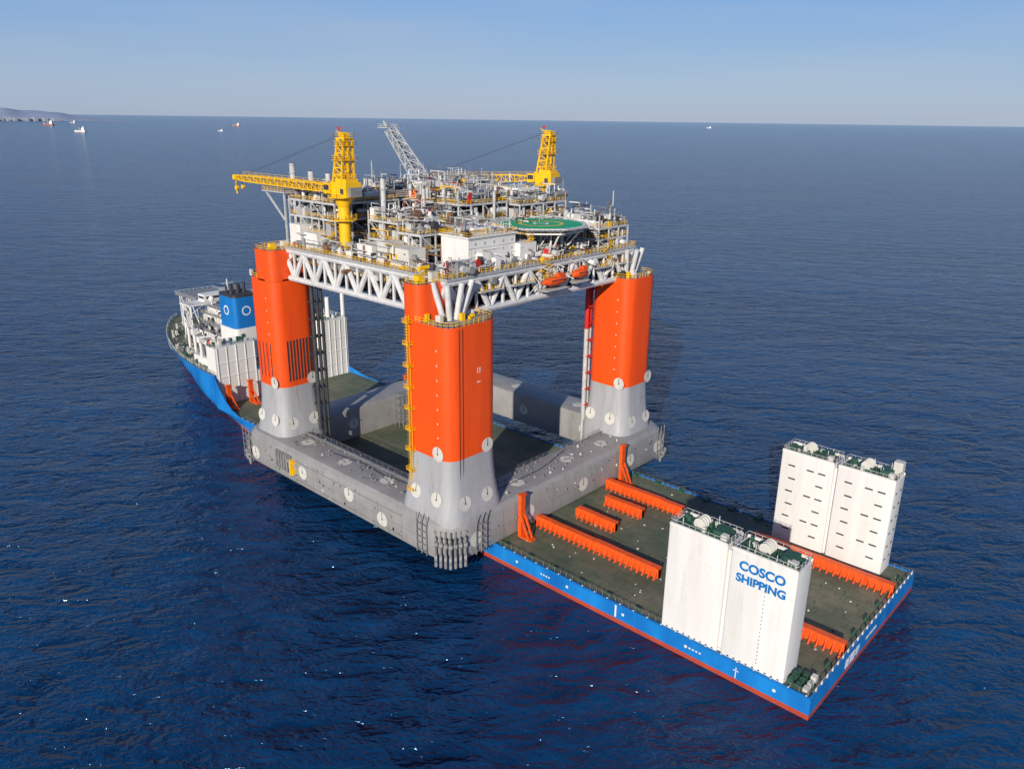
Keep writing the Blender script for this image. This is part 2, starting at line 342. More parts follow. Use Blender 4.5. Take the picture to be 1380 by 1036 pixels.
bpy.context.view_layer.update()
for body,x,z,s_ in (('\u65B0\u8000\u534E',318,14.6,3.4),('XIN YAO HUA',316,11.8,1.8)):
    ok,lo,no,_=hullf.ray_cast(Vector((x,60,z)),Vector((0,-1,0)))
    if ok:
        if no.y<0:no=-no
        zz=Vector((0,0,1)); rx=zz.cross(no).normalized()
        if rx.x>0: rx=-rx
        uy=no.cross(rx).normalized()
        if uy.z<0: uy=-uy; no=-no
        text(body,s_,lo+Vector((0,.4,0)),(rx,uy,no),'white','bow_lettering',ship,bold=.04,ext=.5)
# ================================================================== PLATFORM
plat=empty('semisubmersible_platform')
X0,X1,Y1,Y0=92.0,200.5,17.9,-90.7; PW=14.6; PT=17.0
p=Part()
prof=[(1.2,5.3,8),(0.3,5.9,8.5),(0,7,9),(0,14.2,9),(.5,15.8,8.5),(1.6,16.8,8),(2.6,PT,7.5),(PW-1.6,PT,2),(PW-.4,16.6,1.6),(PW,15.6,1.5),(PW,5.3,1.5)]
loops=[[(x,y,z) for x,y in rr(X0+i,X1-i,Y0+i,Y1-i,r,8)] for i,z,r in prof]+[[(x,y,5.3) for x,y in rr(X0+1.2,X1-1.2,Y0+1.2,Y1-1.2,8,8)]]
loft(p,loops); p.obj('pontoon_ring','grey',plat,True,25)
sm=Part()
for x in range(112,190,11):
    sm.box(x,x+.1,Y1-.02,Y1+.015,6.5,14.6); sm.box(x,x+.1,Y1-12.5,Y1-3,PT-.02,PT+.012)
for y in range(-80,9,11):
    sm.box(X0-.015,X0+.02,y,y+.1,6.5,14.6); sm.box(X0+3,X0+12.5,y,y+.1,PT-.02,PT+.012)
sm.box(104,190,Y1-.02,Y1+.015,10.4,10.48); sm.box(X0-.015,X0+.02,-82,8,10.4,10.48)
sm.obj('pontoon_seams','seam',plat)
RZ=34.0
cols={'N':(95.2,-4.0,18.6),'L':(179.5,-2.4,15.4),'R':(97.8,-84.6,16.2),'F':(180.,-84.6,16.2)}
FL=[(5.3,1.9),(17,1.9),(19,1.5),(21.5,1.05),(24.5,.6),(28,.25),(32,.05),(34,0)]
def ez(z):
    for (a,ea),(b,eb) in zip(FL[:-1],FL[1:]):
        if a<=z<=b: return ea+(eb-ea)*(z-a)/(b-a)
    return 0
cg=Part();co=Part();ct=Part();ye=Part();disc=Part();dl=Part();bk=Part();pg=Part();sea=Part()
def disk(c,n,r=2.1):
    c=Vector(c);n=Vector(n).normalized()
    disc.cyl(c,c+n*.05,r,24)
    a=Vector((0,0,1)) if abs(n.z)<.8 else Vector((1,0,0)); u=n.cross(a).normalized(); w=u.cross(n)
    dl.cyl(c+n*.05,c+n*.09,.28,8); dl.beam(c+n*.07,c+n*.07+w*r*.95,.09)
for key,(cx,cy,S) in cols.items():
    loft(cg,[[(x,y,z) for x,y in rr(cx-e,cx+S+e,cy-e,cy+S+e,4+e*.6,6)] for z,e in FL])
    top=70.5 if key in 'NL' else 71.5
    co.prism(rr(cx,cx+S,cy,cy+S,4,6),RZ,top)
    for z in (44,54,64):
        sea.prism(rr(cx-.02,cx+S+.02,cy-.02,cy+S+.02,4,6),z,z+.07)
    hx0,hx1=(cx+11,cx+S) if key in 'NR' else (cx,cx+11)
    if key in 'NL':
        co.prism(rr(hx0,hx1,cy,cy+S,3,5),top-.5,80)
        ct.box(hx0+1,hx1-1,cy+1,cy+S-1,80,80.06)
        ye.rail([(x,y,80) for x,y in rr(hx0+.2,hx1-.2,cy+.2,cy+S-.2,2.8,2)],closed=True,r=.09)
        ye.box(hx0+2,hx0+4,cy+S-4,cy+S-2,80,82); pg.box(hx0+1.5,hx0+3,cy+S-8,cy+S-6,80,82.5)
    pts=[(x,y,top) for x,y in rr(cx+.3,cx+S-.3,cy+.3,cy+S-.3,3.8,4)]
    ye.rail(pts,closed=True,sp=1.6,r=.09,h=1.4)
    ct.prism(rr(cx+.5,cx+S-.5,cy+.5,cy+S-.5,3.6,6),top,top+.06)
    for i in range(26):
        a=ru(cx+1,cx+S-1);b=ru(cy+1,cy+S-1);k=ru(.2,.6); (ye if rnd()<.5 else pg if rnd()<.6 else bk).box(a-k,a+k,b-k,b+k,top,top+ru(.4,2.2))
    for z in (35.6,22.5):
        e=ez(z)+.1; sl=.17 if z<30 else 0
        for q in (6.0,14.0) if z>30 else (4.5,13.0):
            if z>30 and q==6.0: continue
            disk((cx+S-(q if S>16 else q-2) if z>30 else cx+q-(0 if S>16 else 1),cy+S+e,z),(0,1,sl))
            disk((cx-e-(.08 if z<30 else 0),cy+S-(q if S>16 else q-1.5),z-(1.2 if z<30 else 0)),(-1,0,sl))
    for k in range(7):
        pg.box(cx+4.4,cx+4.7,cy+S,cy+S+.03,40+k*4.0,40.5+k*4.0)
    if key=='N':
        pg.box(cx-.03,cx,cy+7.2,cy+7.6,57,58.6); pg.box(cx-.03,cx,cy+8.1,cy+8.4,57,58.6); pg.box(cx-.03,cx,cy+7.2,cy+8.4,54.4,54.8)
cg.obj('column_bases','silver',plat,True,30); co.obj('columns','orange',plat,True,30); ct.obj('column_tops','midgrey',plat); sea.obj('weld_seams','beamorange',plat,True,30)
for x,z in ((191,9.5),(162,11),(137,12),(121,9.5)): disk((x,Y1+.03,z),(0,1,0),2.3)
for y in (8,-14,-40,-66,-83): disk((X0-.03,y,10.5),(-1,0,0),2.3)
for x,y in ((148,11),(128,10),(170,10)): disk((x,y,PT+.03),(0,0,1),2.3)
for x,y in ((99,-16),(99,-40),(99,-58)): disk((x,y,PT+.03),(0,0,1),2.3)
for x,z in ((120,11),(150,11),(170,11)): disk((x,Y0+PW+.03,z),(0,1,0),2.1)
for x in (128,160): disk((x,Y0+8,PT+.03),(0,0,1),2.1)
for y in (-20,-58): disk((X1-PW-.03,y,11),(-1,0,0),2.1)
disc.obj('inspection_discs','cream',plat); dl.obj('disc_marks','dark',plat)
cx,cy,S=cols['L']
for k in range(8): bk.box(cx-.07,cx,cy+S-3.6-k*1.2,cy+S-4.2-k*1.2,36,50)
for k in range(4): bk.box(cx+4+k*2.2,cx+4.5+k*2.2,cy+S,cy+S+.06,37,49)
for k,(x,y,r) in enumerate(((177.0,0.2,.7),(177.0,-1.7,.55),(177.0,-3.3,.5))): bk.cyl((x,y,17 if k==0 else 6),(x,y,71),r,10)
for z in range(20,71,6): bk.box(176.4,179.6,-3.8,.9,z,z+.3)
ro=Part(); wp=Part()
for x,y,r in ((115.2,-69.0,.8),(115.6,-71.2,.8)):
    wp.cyl((x,y,7),(x,y,52),r,12); ro.cyl((x,y,52),(x,y,76),r+.02,12)
for z in range(18,72,6): ro.box(113,116,-72,-68.4,z,z+.35)
ro.obj('caisson_tops','red',plat,True); wp.obj('caissons','steel',plat,True)
for i in range(6): bk.beam((109-i*1.6,-86.0,71),(98-i*.9,-91.2,17),.06)
cx,cy,S=cols['N']; yl=cy+S
for xx in (109.6,110.8): ye.beam((xx,yl+.5,17),(xx,yl+.5,72),.1)
z=17
while z<72: ye.beam((109.6,yl+.5,z),(110.8,yl+.5,z),.06); ye.beam((109.4,yl+1.1,z),(111.0,yl+1.1,z),.05); z+=.8
for z in range(22,72,6):
    ye.box(108.8,111.6,yl+.1,yl+1.5,z,z+.15); ye.rail([(108.8,yl+.2,z),(108.8,yl+1.5,z),(111.6,yl+1.5,z),(111.6,yl+.2,z)],r=.06,h=1.0)
for yy in (11,9.8): bk.beam((cx-.15,yy,22),(cx-.15,yy,70),.06)
# fairlead clusters
fl=Part();fd2=Part()
def fair(cx,cy,dx,dy):
    n=Vector((dx,dy,0)).normalized(); t=Vector((-n.y,n.x,0)); c=Vector((cx,cy,0))
    for k in range(-3,4):
        a=c+t*k*1.35-n*abs(k)*.55
        fl.beam(a+Vector((0,0,5)),a+Vector((0,0,14.5)),.28); fl.cyl(a+n*1.1+t*.35+Vector((0,0,6.8)),a+n*1.1-t*.35+Vector((0,0,6.8)),1.25,14)
        fd2.cyl(a+n*1.1+t*.4+Vector((0,0,6.8)),a+n*1.1-t*.4+Vector((0,0,6.8)),.5,10)
        fl.beam(a+n*1.2+Vector((0,0,8)),a+n*.9+Vector((0,0,13)),.3); fl.cyl(a+n*1.0+Vector((0,0,4.0)),a+n*1.0+Vector((0,0,6)),.45,8)
        fl.beam(a-n*1.5+Vector((0,0,12.8)),a+n*1.6+Vector((0,0,12.8)),.3)
        fl.cyl(a+n*.6+t*.5+Vector((0,0,10.5)),a+n*.6-t*.5+Vector((0,0,10.5)),.8,10)
    q=c+n*.4; fl.beam(q+t*4.6+Vector((0,0,14))-n*2,q-t*4.6+Vector((0,0,14))-n*2,.35)
fair(X0+2.2,Y1-2.2,-1,1); fair(X1-2.2,Y1-2.2,1,1); fair(X0+2.2,Y0+2.2,-1,-1); fair(X1-2.2,Y0+2.2,1,-1)
for (x,y) in ((103,Y1),(X0-0,6.5),(X0,-84),(196,Y1)):
    for k in range(5): fl.beam((x-2,y+.5 if y==Y1 else y,7+k*2),(x+2,y+.5 if y==Y1 else y,7+k*2),.12)
    for d_ in (-2,0,2): fl.beam((x+d_ if y==Y1 else x-.5,y+.5 if y==Y1 else y+d_,6),(x+d_ if y==Y1 else x-.5,y+.5 if y==Y1 else y+d_,18),.16)
    if y!=Y1:
        for k in range(5): fl.beam((x-.5,y-2,7+k*2),(x-.5,y+2,7+k*2),.12)
for k in range(6):
    fl.box(176-k*1.6,176.9-k*1.6,Y1,Y1+.6,9,15); fl.cyl((176.4-k*1.6,Y1+.8,9),(176.4-k*1.6,Y1+.8,14.6),.35,8)
for k in range(34):
    x=ru(112,192); z=ru(7,15); s_=ru(.15,.5); (fl if rnd()<.6 else bk if rnd()<.5 else pg).box(x,x+s_,Y1,Y1+.3,z,z+s_*ru(.8,2.5))
    y=ru(-82,6); z=ru(7,15); (fl if rnd()<.6 else bk if rnd()<.5 else pg).box(X0-.3,X0,y,y+s_,z,z+s_*ru(.8,2.5))
for z in (7.5,14.0): fl.beam((112,Y1+.15,z),(166,Y1+.15,z),.08)
ye.box(167.5,168.6,Y1,Y1+1,8.5,14); ye.box(165.5,170.5,Y1,Y1+.8,13,13.4); ye.box(166.2,166.8,Y1,Y1+1,9,11); bk.box(168.7,170,Y1,Y1+.7,9,12)
for k in range(90):
    x=ru(116,177);y=ru(4.5,14.5); h=ru(.2,.8);w=ru(.15,.6); (fl if rnd()<.85 else pg).box(x,x+w,y,y+w,PT,PT+h)
for k in range(90):
    y=-ru(6,66);x=ru(94.5,105.5); h=ru(.2,.8);w=ru(.15,.6); (fl if rnd()<.85 else pg).box(x,x+w,y,y+w,PT,PT+h)
fl.beam((116,6.5,PT+.5),(177,6.5,PT+.5),.22); fl.beam((116,5.9,PT+.5),(177,5.9,PT+.5),.15); fl.beam((104.6,-6,PT+.5),(104.6,-68,PT+.5),.22)
fl.rail([(116,4.4,PT),(177,4.4,PT)],r=.05,sp=3); fl.rail([(105.6,-6,PT),(105.6,-66,PT)],r=.05,sp=3)
for x0_,y0_ in ((116,8),(100,-6)):
    q=Vector((x0_,y0_,PT+.3))
    for k in range(5):
        w=q+(Vector((ru(5,12),ru(-2,2),0)) if x0_==116 else Vector((ru(-1.5,1.5),-ru(5,12),0))); bk.beam(q,w,.12); q=w
ct2=Part()
for k in range(5):
    for j in range(3): ct2.beam((183.5-j*2.5,-38-k*1.8,5.3),(183.5-j*2.5,-38-k*1.8,19),.09)
for z in (8,11,14,17,19):
    ct2.box(178.5,183.5,-45.2,-38,z,z+.12)
ct2.obj('scaffold','midgrey',plat)
fl.obj('fairleads','midgrey',plat,True,40); fd2.obj('fairlead_hubs','dark',plat)
# ------------------------------------------------------------------ topside
TX0,TX1,TY0,TY1=104.5,182.0,-78.0,6.0; ZB,ZT=70.8,81.0; MX=186
tr=Part(); tk=Part(); dk=Part()
def truss(a,b,z0,z1,n,r):
    a=Vector(a);b=Vector(b); up=Vector((0,0,1))
    tr.cyl(a+up*z0,b+up*z0,r*1.05,8); tr.cyl(a+up*z1,b+up*z1,r,8)
    for i in range(n):
        p0=a+(b-a)*(i/n);p1=a+(b-a)*((i+1)/n);pm=(p0+p1)/2
        tr.cyl(p0+up*z1,pm+up*z0,r*.95,8); tr.cyl(pm+up*z0,p1+up*z1,r*.95,8)
        tr.cyl(pm+up*z0,pm+up*z1,r*.5,6)
        if i: tr.cyl(p0+up*z0,p0+up*z1,r*.55,6)
for y in (TY1,-22,-50,TY0): truss((TX0,y,0),(TX1,y,0),ZB,ZT-1.4,7,.9 if y in(TY1,TY0) else .6)
for x in (TX0,133,163,TX1): truss((x,TY1,0),(x,TY0,0),ZB,ZT-1.4,8,.9 if x in (TX0,TX1) else .6)
dk.box(TX0+1.5,TX1-1.5,TY0+1.5,TY1-1.5,ZB+.9,ZB+1.1)
dk.box(TX0+1,TX1-1,TY0+1,TY1-1,76,76.15)
tk.box(TX0-1.0,MX+1.0,TY0-1.0,TY1-.5,ZT-.7,ZT); tk.box(TX0-1.0,TX1,TY1-.5,TY1+1.0,ZT-.7,ZT)
ye.rail([(TX1,TY1+.9,ZT),(TX0-.9,TY1+.9,ZT),(TX0-.9,TY0-.9,ZT),(MX+.9,TY0-.9,ZT)],h=1.3,sp=1.8,r=.08)
ye.rrail(TX0+1,TX1-1,TY0+1,TY1-1,76.15,h=1.2,sp=2.2,r=.07)
for key,(cx,cy,S) in cols.items():
    mx=min(max(cx+S/2,TX0+2),MX-2) ; my=min(max(cy+S/2,TY0+2),TY1-2); bx,by=cx+S/2,cy+S/2
    for sx,sy in ((-1,-1),(1,-1),(-1,1),(1,1),(0,1.2),(-1.2,0)):
        if key=='L' and sy>0: continue
        tr.cyl((bx+sx*2.0,by+sy*2.0,70.6),(mx+sx*4.5,my+sy*4.5,80.2),.8,10)
    tr.cyl((bx,by,70.6),(mx,my,80.2),1.1,10)
pool={'steel':Part(),'midgrey':Part(),'dark':dk,'white':Part(),'brown':Part(),'red':Part(),'silver':tk,'yellow':ye,'cream':Part()}
def pick(w=(('steel',32),('midgrey',25),('dark',10),('white',18),('brown',9),('red',2),('silver',9),('cream',5),('yellow',5))):
    t=ru(0,sum(b for a,b in w))
    for a,b in w:
        t-=b
        if t<0:return pool[a]
    return pool['steel']
def clutter(x0,x1,y0,y1,z,n,hmax=4):
    for i in range(n):
        x=ru(x0,x1);y=ru(y0,y1);P=pick();k=rnd()
        if k<.33:
            a=ru(.25,1.5);b=ru(.25,1.5); h=ru(.4,hmax); P.box(x-a,x+a,y-b,y+b,z,z+h)
            if rnd()<.4: P.box(x-a*.5,x+a*.5,y-b*.5,y+b*.5,z+h,z+h+.5)
        elif k<.42:
            r=ru(.4,1.1);l=ru(1.5,4);h=r+ru(.3,1.5)
            if P is pool['red']: r=.3
            if rnd()<.5: P.cyl((x-l,y,z+h),(x+l,y,z+h),r,12)
            else: P.cyl((x,y-l,z+h),(x,y+l,z+h),r,12)
        elif k<.54:
            r=ru(.2,.8); P.cyl((x,y,z),(x,y,z+ru(2,hmax*1.4)),r,12)
        else:
            r=ru(.06,.22);q=Vector((x,y,z+ru(.3,hmax)))
            for s in range(5):
                ax=random.choice((0,1,2)); l=ru(1.5,8)*random.choice((-1,1)) if ax<2 else ru(-2,3)
                w=q.copy(); w[ax]+=l
                w.x=min(max(w.x,x0),x1); w.y=min(max(w.y,y0),y1); w.z=max(z+.2,w.z)
                if (w-q).length>.3: P.cyl(q,w,r,6)
                q=w
def module(x0,x1,y0,y1,zs,dens=.09,pitch=6.0,rail=True,plate='midgrey'):
    nx=max(1,int(round((x1-x0)/pitch)));ny=max(1,int(round((y1-y0)/pitch)))
    for k,z in enumerate(zs):
        zn=zs[k+1] if k+1<len(zs) else None
        if k>0:
            pool[plate].box(x0,x1,y0,y1,z-.25,z)
            pool['steel'].box(x0-.15,x1+.15,y1,y1+.15,z-.6,z+.05); pool['steel'].box(x0-.15,x0,y0,y1,z-.6,z+.05)
            if rail: ye.rrail(x0+.05,x1-.05,y0+.05,y1-.05,z,h=1.2,sp=1.9,r=.07)
        else:
            for i in range(nx+1):
                if rnd()<.5:
                    xx=x0+(x1-x0)*i/nx; pool['steel'].beam((xx,y1,zs[-1]),(xx,y1,zs[-1]+ru(2,5)),.22)
        if zn:
            for i in range(nx+1):
                for j in range(ny+1):
                    if i in(0,nx) or j in (0,ny):
                        xx=x0+(x1-x0)*i/nx; yy=y0+(y1-y0)*j/ny
                        pool['steel'].beam((xx,yy,z),(xx,yy,zn-.25),.28)
            for i in range(nx):
                xa=x0+(x1-x0)*i/nx; xb=x0+(x1-x0)*(i+1)/nx
                if rnd()<.4: pool['steel'].beam((xa,y1,z),(xb,y1,zn-.3),.18)
            for j in range(ny):
                ya=y0+(y1-y0)*j/ny; yb=y0+(y1-y0)*(j+1)/ny
                if rnd()<.4: pool['steel'].beam((x0,ya,z),(x0,yb,zn-.3),.18)
        else:
            for q in range(int((x1-x0)*(y1-y0)/60)):
                xx=ru(x0,x1);yy=ru(y0,y1); pool['steel'].cyl((xx,yy,z),(xx,yy,z+ru(3,6.5)),ru(.08,.25),6)
        clutter(x0+.6,x1-.6,y0+.6,y1-.6,z,int((x1-x0)*(y1-y0)*dens*(1.6 if zn is None else 1.1)),3.6 if zn is None else (zn-z-.8))
D_=.20
module(136,150,-26,-4,[81,86,91.5],D_)
module(160,185,-24,1,[81,85.5,90.5,95.5],D_)
module(136,162,-50,-28,[81,85.5,90,95],D_)
module(164,186,-50,-26,[81,86,91,96],D_)
module(132,160,-76,-52,[81,85,89.5,94],D_)
module(162,186,-76,-52,[81,86,91,96.5],D_)
module(106,130,-77,-61,[81,84.5,88],.22)
module(118,131,-58,-32,[81,86],.18)
module(124,134,-30,-2,[81,85,89.5],.2)
clutter(106,180,2.2,5.0,81,100,3); clutter(105.5,114,-57,-28,81,90,3.4); clutter(150,160,-20,-5,81,90,5.5); clutter(106,180,-77,-1,76.2,500,3.4); clutter(106,180,1,5,76.2,180,3.2); clutter(105.5,109,-77,5,76.2,160,3.2)
clutter(105,112,-24,5,81,70,3.4)
clutter(148,160,-3,4,81,30,4)
lq=pool['white']
lq.box(110,121,-26,-7,81.0,89.4); lq.box(109.5,121.5,-26.5,-6.5,89.4,89.8); lq.box(107.5,110,-20,-10,81,85.5); lq.box(108,113,-33,-26,81,86.5)
lq.box(113,119,-20,-12,89.8,91.6); pool['cream'].box(131,135.5,-1.8,4.4,81,87.2); pool['cream'].box(122,130,-2,4.2,81,86.2); lq.box(139,146,-3,3.6,81,85.4); lq.box(166,173,-1,4,81,86); lq.box(175,181,-3,4,81,88)
tk.box(171,181,-22,-12,95.5,99); tk.box(140,149,-48,-38,95,98.6); lq.box(166,172,-48,-40,96,99.8); lq.box(141,149,-72,-62,94,98); tk.box(176,185,-70,-60,96.5,100)
ye.rrail(109.6,121.4,-26.4,-6.6,89.8,h=1.2,sp=1.8,r=.07)
for z in (82.6,85,87.3):
    pool['cream'].box(109.85,110,-26,-7,z+1.6,z+1.8)
    for k in range(5): tk.box(109.94,110.01,-24.8+k*3.7,-24.2+k*3.7,z,z+.8)
clutter(111,120,-25,-8,89.8,40,1.8)
for (x,y,z0,z1) in ((109,-27,81,89.5),(131,5.0,81,87),(161,3.5,81,90),(104,-30,76,81),(136,-1,81,91),(186,-8,76,90),(104,-60,76,86)):
    n=4
    for k in range(n):
        za=z0+(z1-z0)*k/n;zb=z0+(z1-z0)*(k+1)/n; ya=y if k%2==0 else y-5; yb=y-5 if k%2==0 else y
        ye.beam((x-.9,ya,za),(x-.9,yb,zb),.14); ye.beam((x+.1,ya,za),(x+.1,yb,zb),.14); ye.beam((x-.9,ya,za+1.1),(x-.9,yb,zb+1.1),.07)
        ye.box(x-1,x+.2,yb-.6,yb+.6,zb-.1,zb)
sk=pool['steel']
for x,y,zt,r in ((188.0,-3,106,.95),(180.5,-5,103.8,1.0),(172.5,-6,103.5,.9),(145,-6,103.5,.8),(143,-20,100,.6),(171,-30,101.5,.7),(150,-34,101,.6),(156,-30,100,.5),(136,-44,98.5,.5)):
    sk.cyl((x,y,81),(x,y,zt),r,14); tk.cyl((x,y,zt-3.2),(x,y,zt-2.9),r+.25,14)
    dk.cyl((x,y,zt),(x,y,zt+.1),r*.8,14)
for k in range(7):
    sk.cyl((134,-27-.35*k,95+.02*k),(186,-27-.35*k,95+.02*k),.16,6)
    pool['brown' if k%2 else 'steel'].cyl((161,-76,96.2+.3*k),(161,-3,96.2+.3*k),.14,6)
for yy in (2,-4): sk.beam((186,yy,88),(197,yy,97),.35); sk.beam((186,yy,97),(198,yy,97),.3); sk.beam((186,yy,81),(186,yy,97),.35)
sk.box(184,198,-5,3,97,97.3); ye.rrail(184,198,-5,3,97.3,r=.07); sk.cyl((194,-1,97),(194,-1,100.6),.4,8); sk.beam((192.5,-1,99),(195.5,-1,99),.3)
for y in range(-78,0,13):
    pool['steel'].box(102.2,104.6,y,y+9,76,76.2); ye.rail([(102.3,y,76.2),(102.3,y+9,76.2)],r=.07)
for y in (-26,-38,-50,-62): sk.beam((104.5,y,72),(100.5,y,76),.2); sk.beam((104.5,y,80),(100.5,y,76),.15)
for nm,P in pool.items():
    if nm not in('yellow',): P.obj('topside_'+nm,nm,plat,True,40)
tr.obj('deck_trusses','truss',plat,True,40); ye.obj('yellow_railings','yellow',plat); bk.obj('risers','dark',plat,True,40); pg.obj('small_gear','cream',plat)
# ------------------------------------------------------------------ helideck
hd=empty('helideck'); HC=(115.0,-43.0); HZ=90.2
def ngon(n,r,rot=0): return [(HC[0]+r*math.cos(2*math.pi*(i+.5)/n+rot),HC[1]+r*math.sin(2*math.pi*(i+.5)/n+rot)) for i in range(n)]
a=Part(); a.prism(ngon(8,15.2),HZ-.6,HZ); a.obj('deck_plate','silver',hd)
a=Part(); a.prism(ngon(48,13.0),HZ,HZ+.02); a.obj('green_disc','green',hd)
def ring(P,r0,r1,z,n=48):
    vs=[(HC[0]+r*math.cos(2*math.pi*i/n),HC[1]+r*math.sin(2*math.pi*i/n),z) for r in(r0,r1) for i in range(n)]
    P.add(vs,[(i,(i+1)%n,n+(i+1)%n,n+i) for i in range(n)])
a=Part(); ring(a,13.0,13.7,HZ+.012)
hx=Vector((HC[0],HC[1],0)); u=Vector((-.62,.78,0)); w=Vector((.78,.62,0))
def bar(c0,c1,wd):
    d=(c1-c0).normalized(); n=Vector((-d.y,d.x,0))*wd/2; z=Vector((0,0,HZ+.04))
    a.add([c0+n+z,c0-n+z,c1-n+z,c1+n+z],[(0,1,2,3)])
bar(hx-w*1.9-u*2.6,hx-w*1.9+u*2.6,.9); bar(hx+w*1.9-u*2.6,hx+w*1.9+u*2.6,.9); bar(hx-w*1.44,hx+w*1.44,.9)
a.obj('white_markings','white',hd)
a=Part(); ring(a,6.0,7.1,HZ+.03); a.obj('yellow_ring','yellow',hd)
a=Part(); P8=ngon(8,15.2);P9=ngon(8,16.8)
for i in range(8):
    j=(i+1)%8
    for t in range(8):
        t0=t/8; q0=Vector((*P8[i],HZ-.1)).lerp(Vector((*P8[j],HZ-.1)),t0); q1=Vector((*P9[i],HZ+.2)).lerp(Vector((*P9[j],HZ+.2)),t0); a.beam(q0,q1,.08)
    a.beam((*P9[i],HZ+.2),(*P9[j],HZ+.2),.1)
a.obj('safety_net','white',hd)
a=Part()
for i in range(8):
    q=ngon(8,13.4)[i]; q2=ngon(8,7)[i]; a.cyl((*q,HZ-.6),(*q2,82),.3,8); a.cyl((*q2,81),(*q2,HZ-.6),.3,8)
    q3=ngon(8,13.4)[(i+1)%8]; a.beam((*q,HZ-1.6),(*q3,HZ-1.6),.3); a.beam((*q,HZ-1.6),(HC[0],HC[1],HZ-1.6),.25)
    q4=ngon(8,7)[(i+1)%8]; a.beam((*q2,81),(*q4,HZ-1),.18)
a.cyl((HC[0],HC[1],81),(HC[0],HC[1],HZ-.6),.6,10); a.obj('support_frame','white',hd)
# ------------------------------------------------------------------ lifeboats
def lifeboat(name,x,y,z,L):
    e=empty(name); h=Part(); loops=[]
    for i in range(11):
        t=i/10; s=math.sin(math.pi*min(1,max(0,t*.94+.03)))**.45; yy=y-L/2+L*t
        loops.append([(x+1.6*s*math.cos(a),yy,z+(1.5*s*math.sin(a) if math.sin(a)<0 else 1.25*s*math.sin(a))) for a in [2*math.pi*k/14 for k in range(14)]])
    loft(h,loops,(True,True)); h.box(x-.8,x+.8,y-L*.35,y-L*.1,z+1,z+2.0); h.obj('boat_hull','beamorange',e,True,60)
    g=Part()
    for yy in (y-L*.35,y+L*.35):
        g.beam((x+2.2,yy,z-2.5),(x+2.2,yy,z+4.2),.2); g.beam((x+2.4,yy,z+4.2),(x-.6,yy,z+3.6),.2); g.beam((x,yy,z+1.2),(x,yy,z+3.7),.06); g.beam((x+2.2,yy,z-1),(x+.3,yy,z-1.6),.15)
    g.box(x-1.4,x+2.3,y-L/2,y+L/2,z-2.6,z-2.4); g.obj('davits','steel',e)
    w=Part(); w.box(x-1.63,x-1.5,y-L*.3,y+L*.3,z+.25,z+.5); w.obj('rubbing_strip','dark',e)
lifeboat('lifeboat',101.3,-34,75.6,10.5); lifeboat('lifeboat',101.8,-46.5,76.2,7.5)
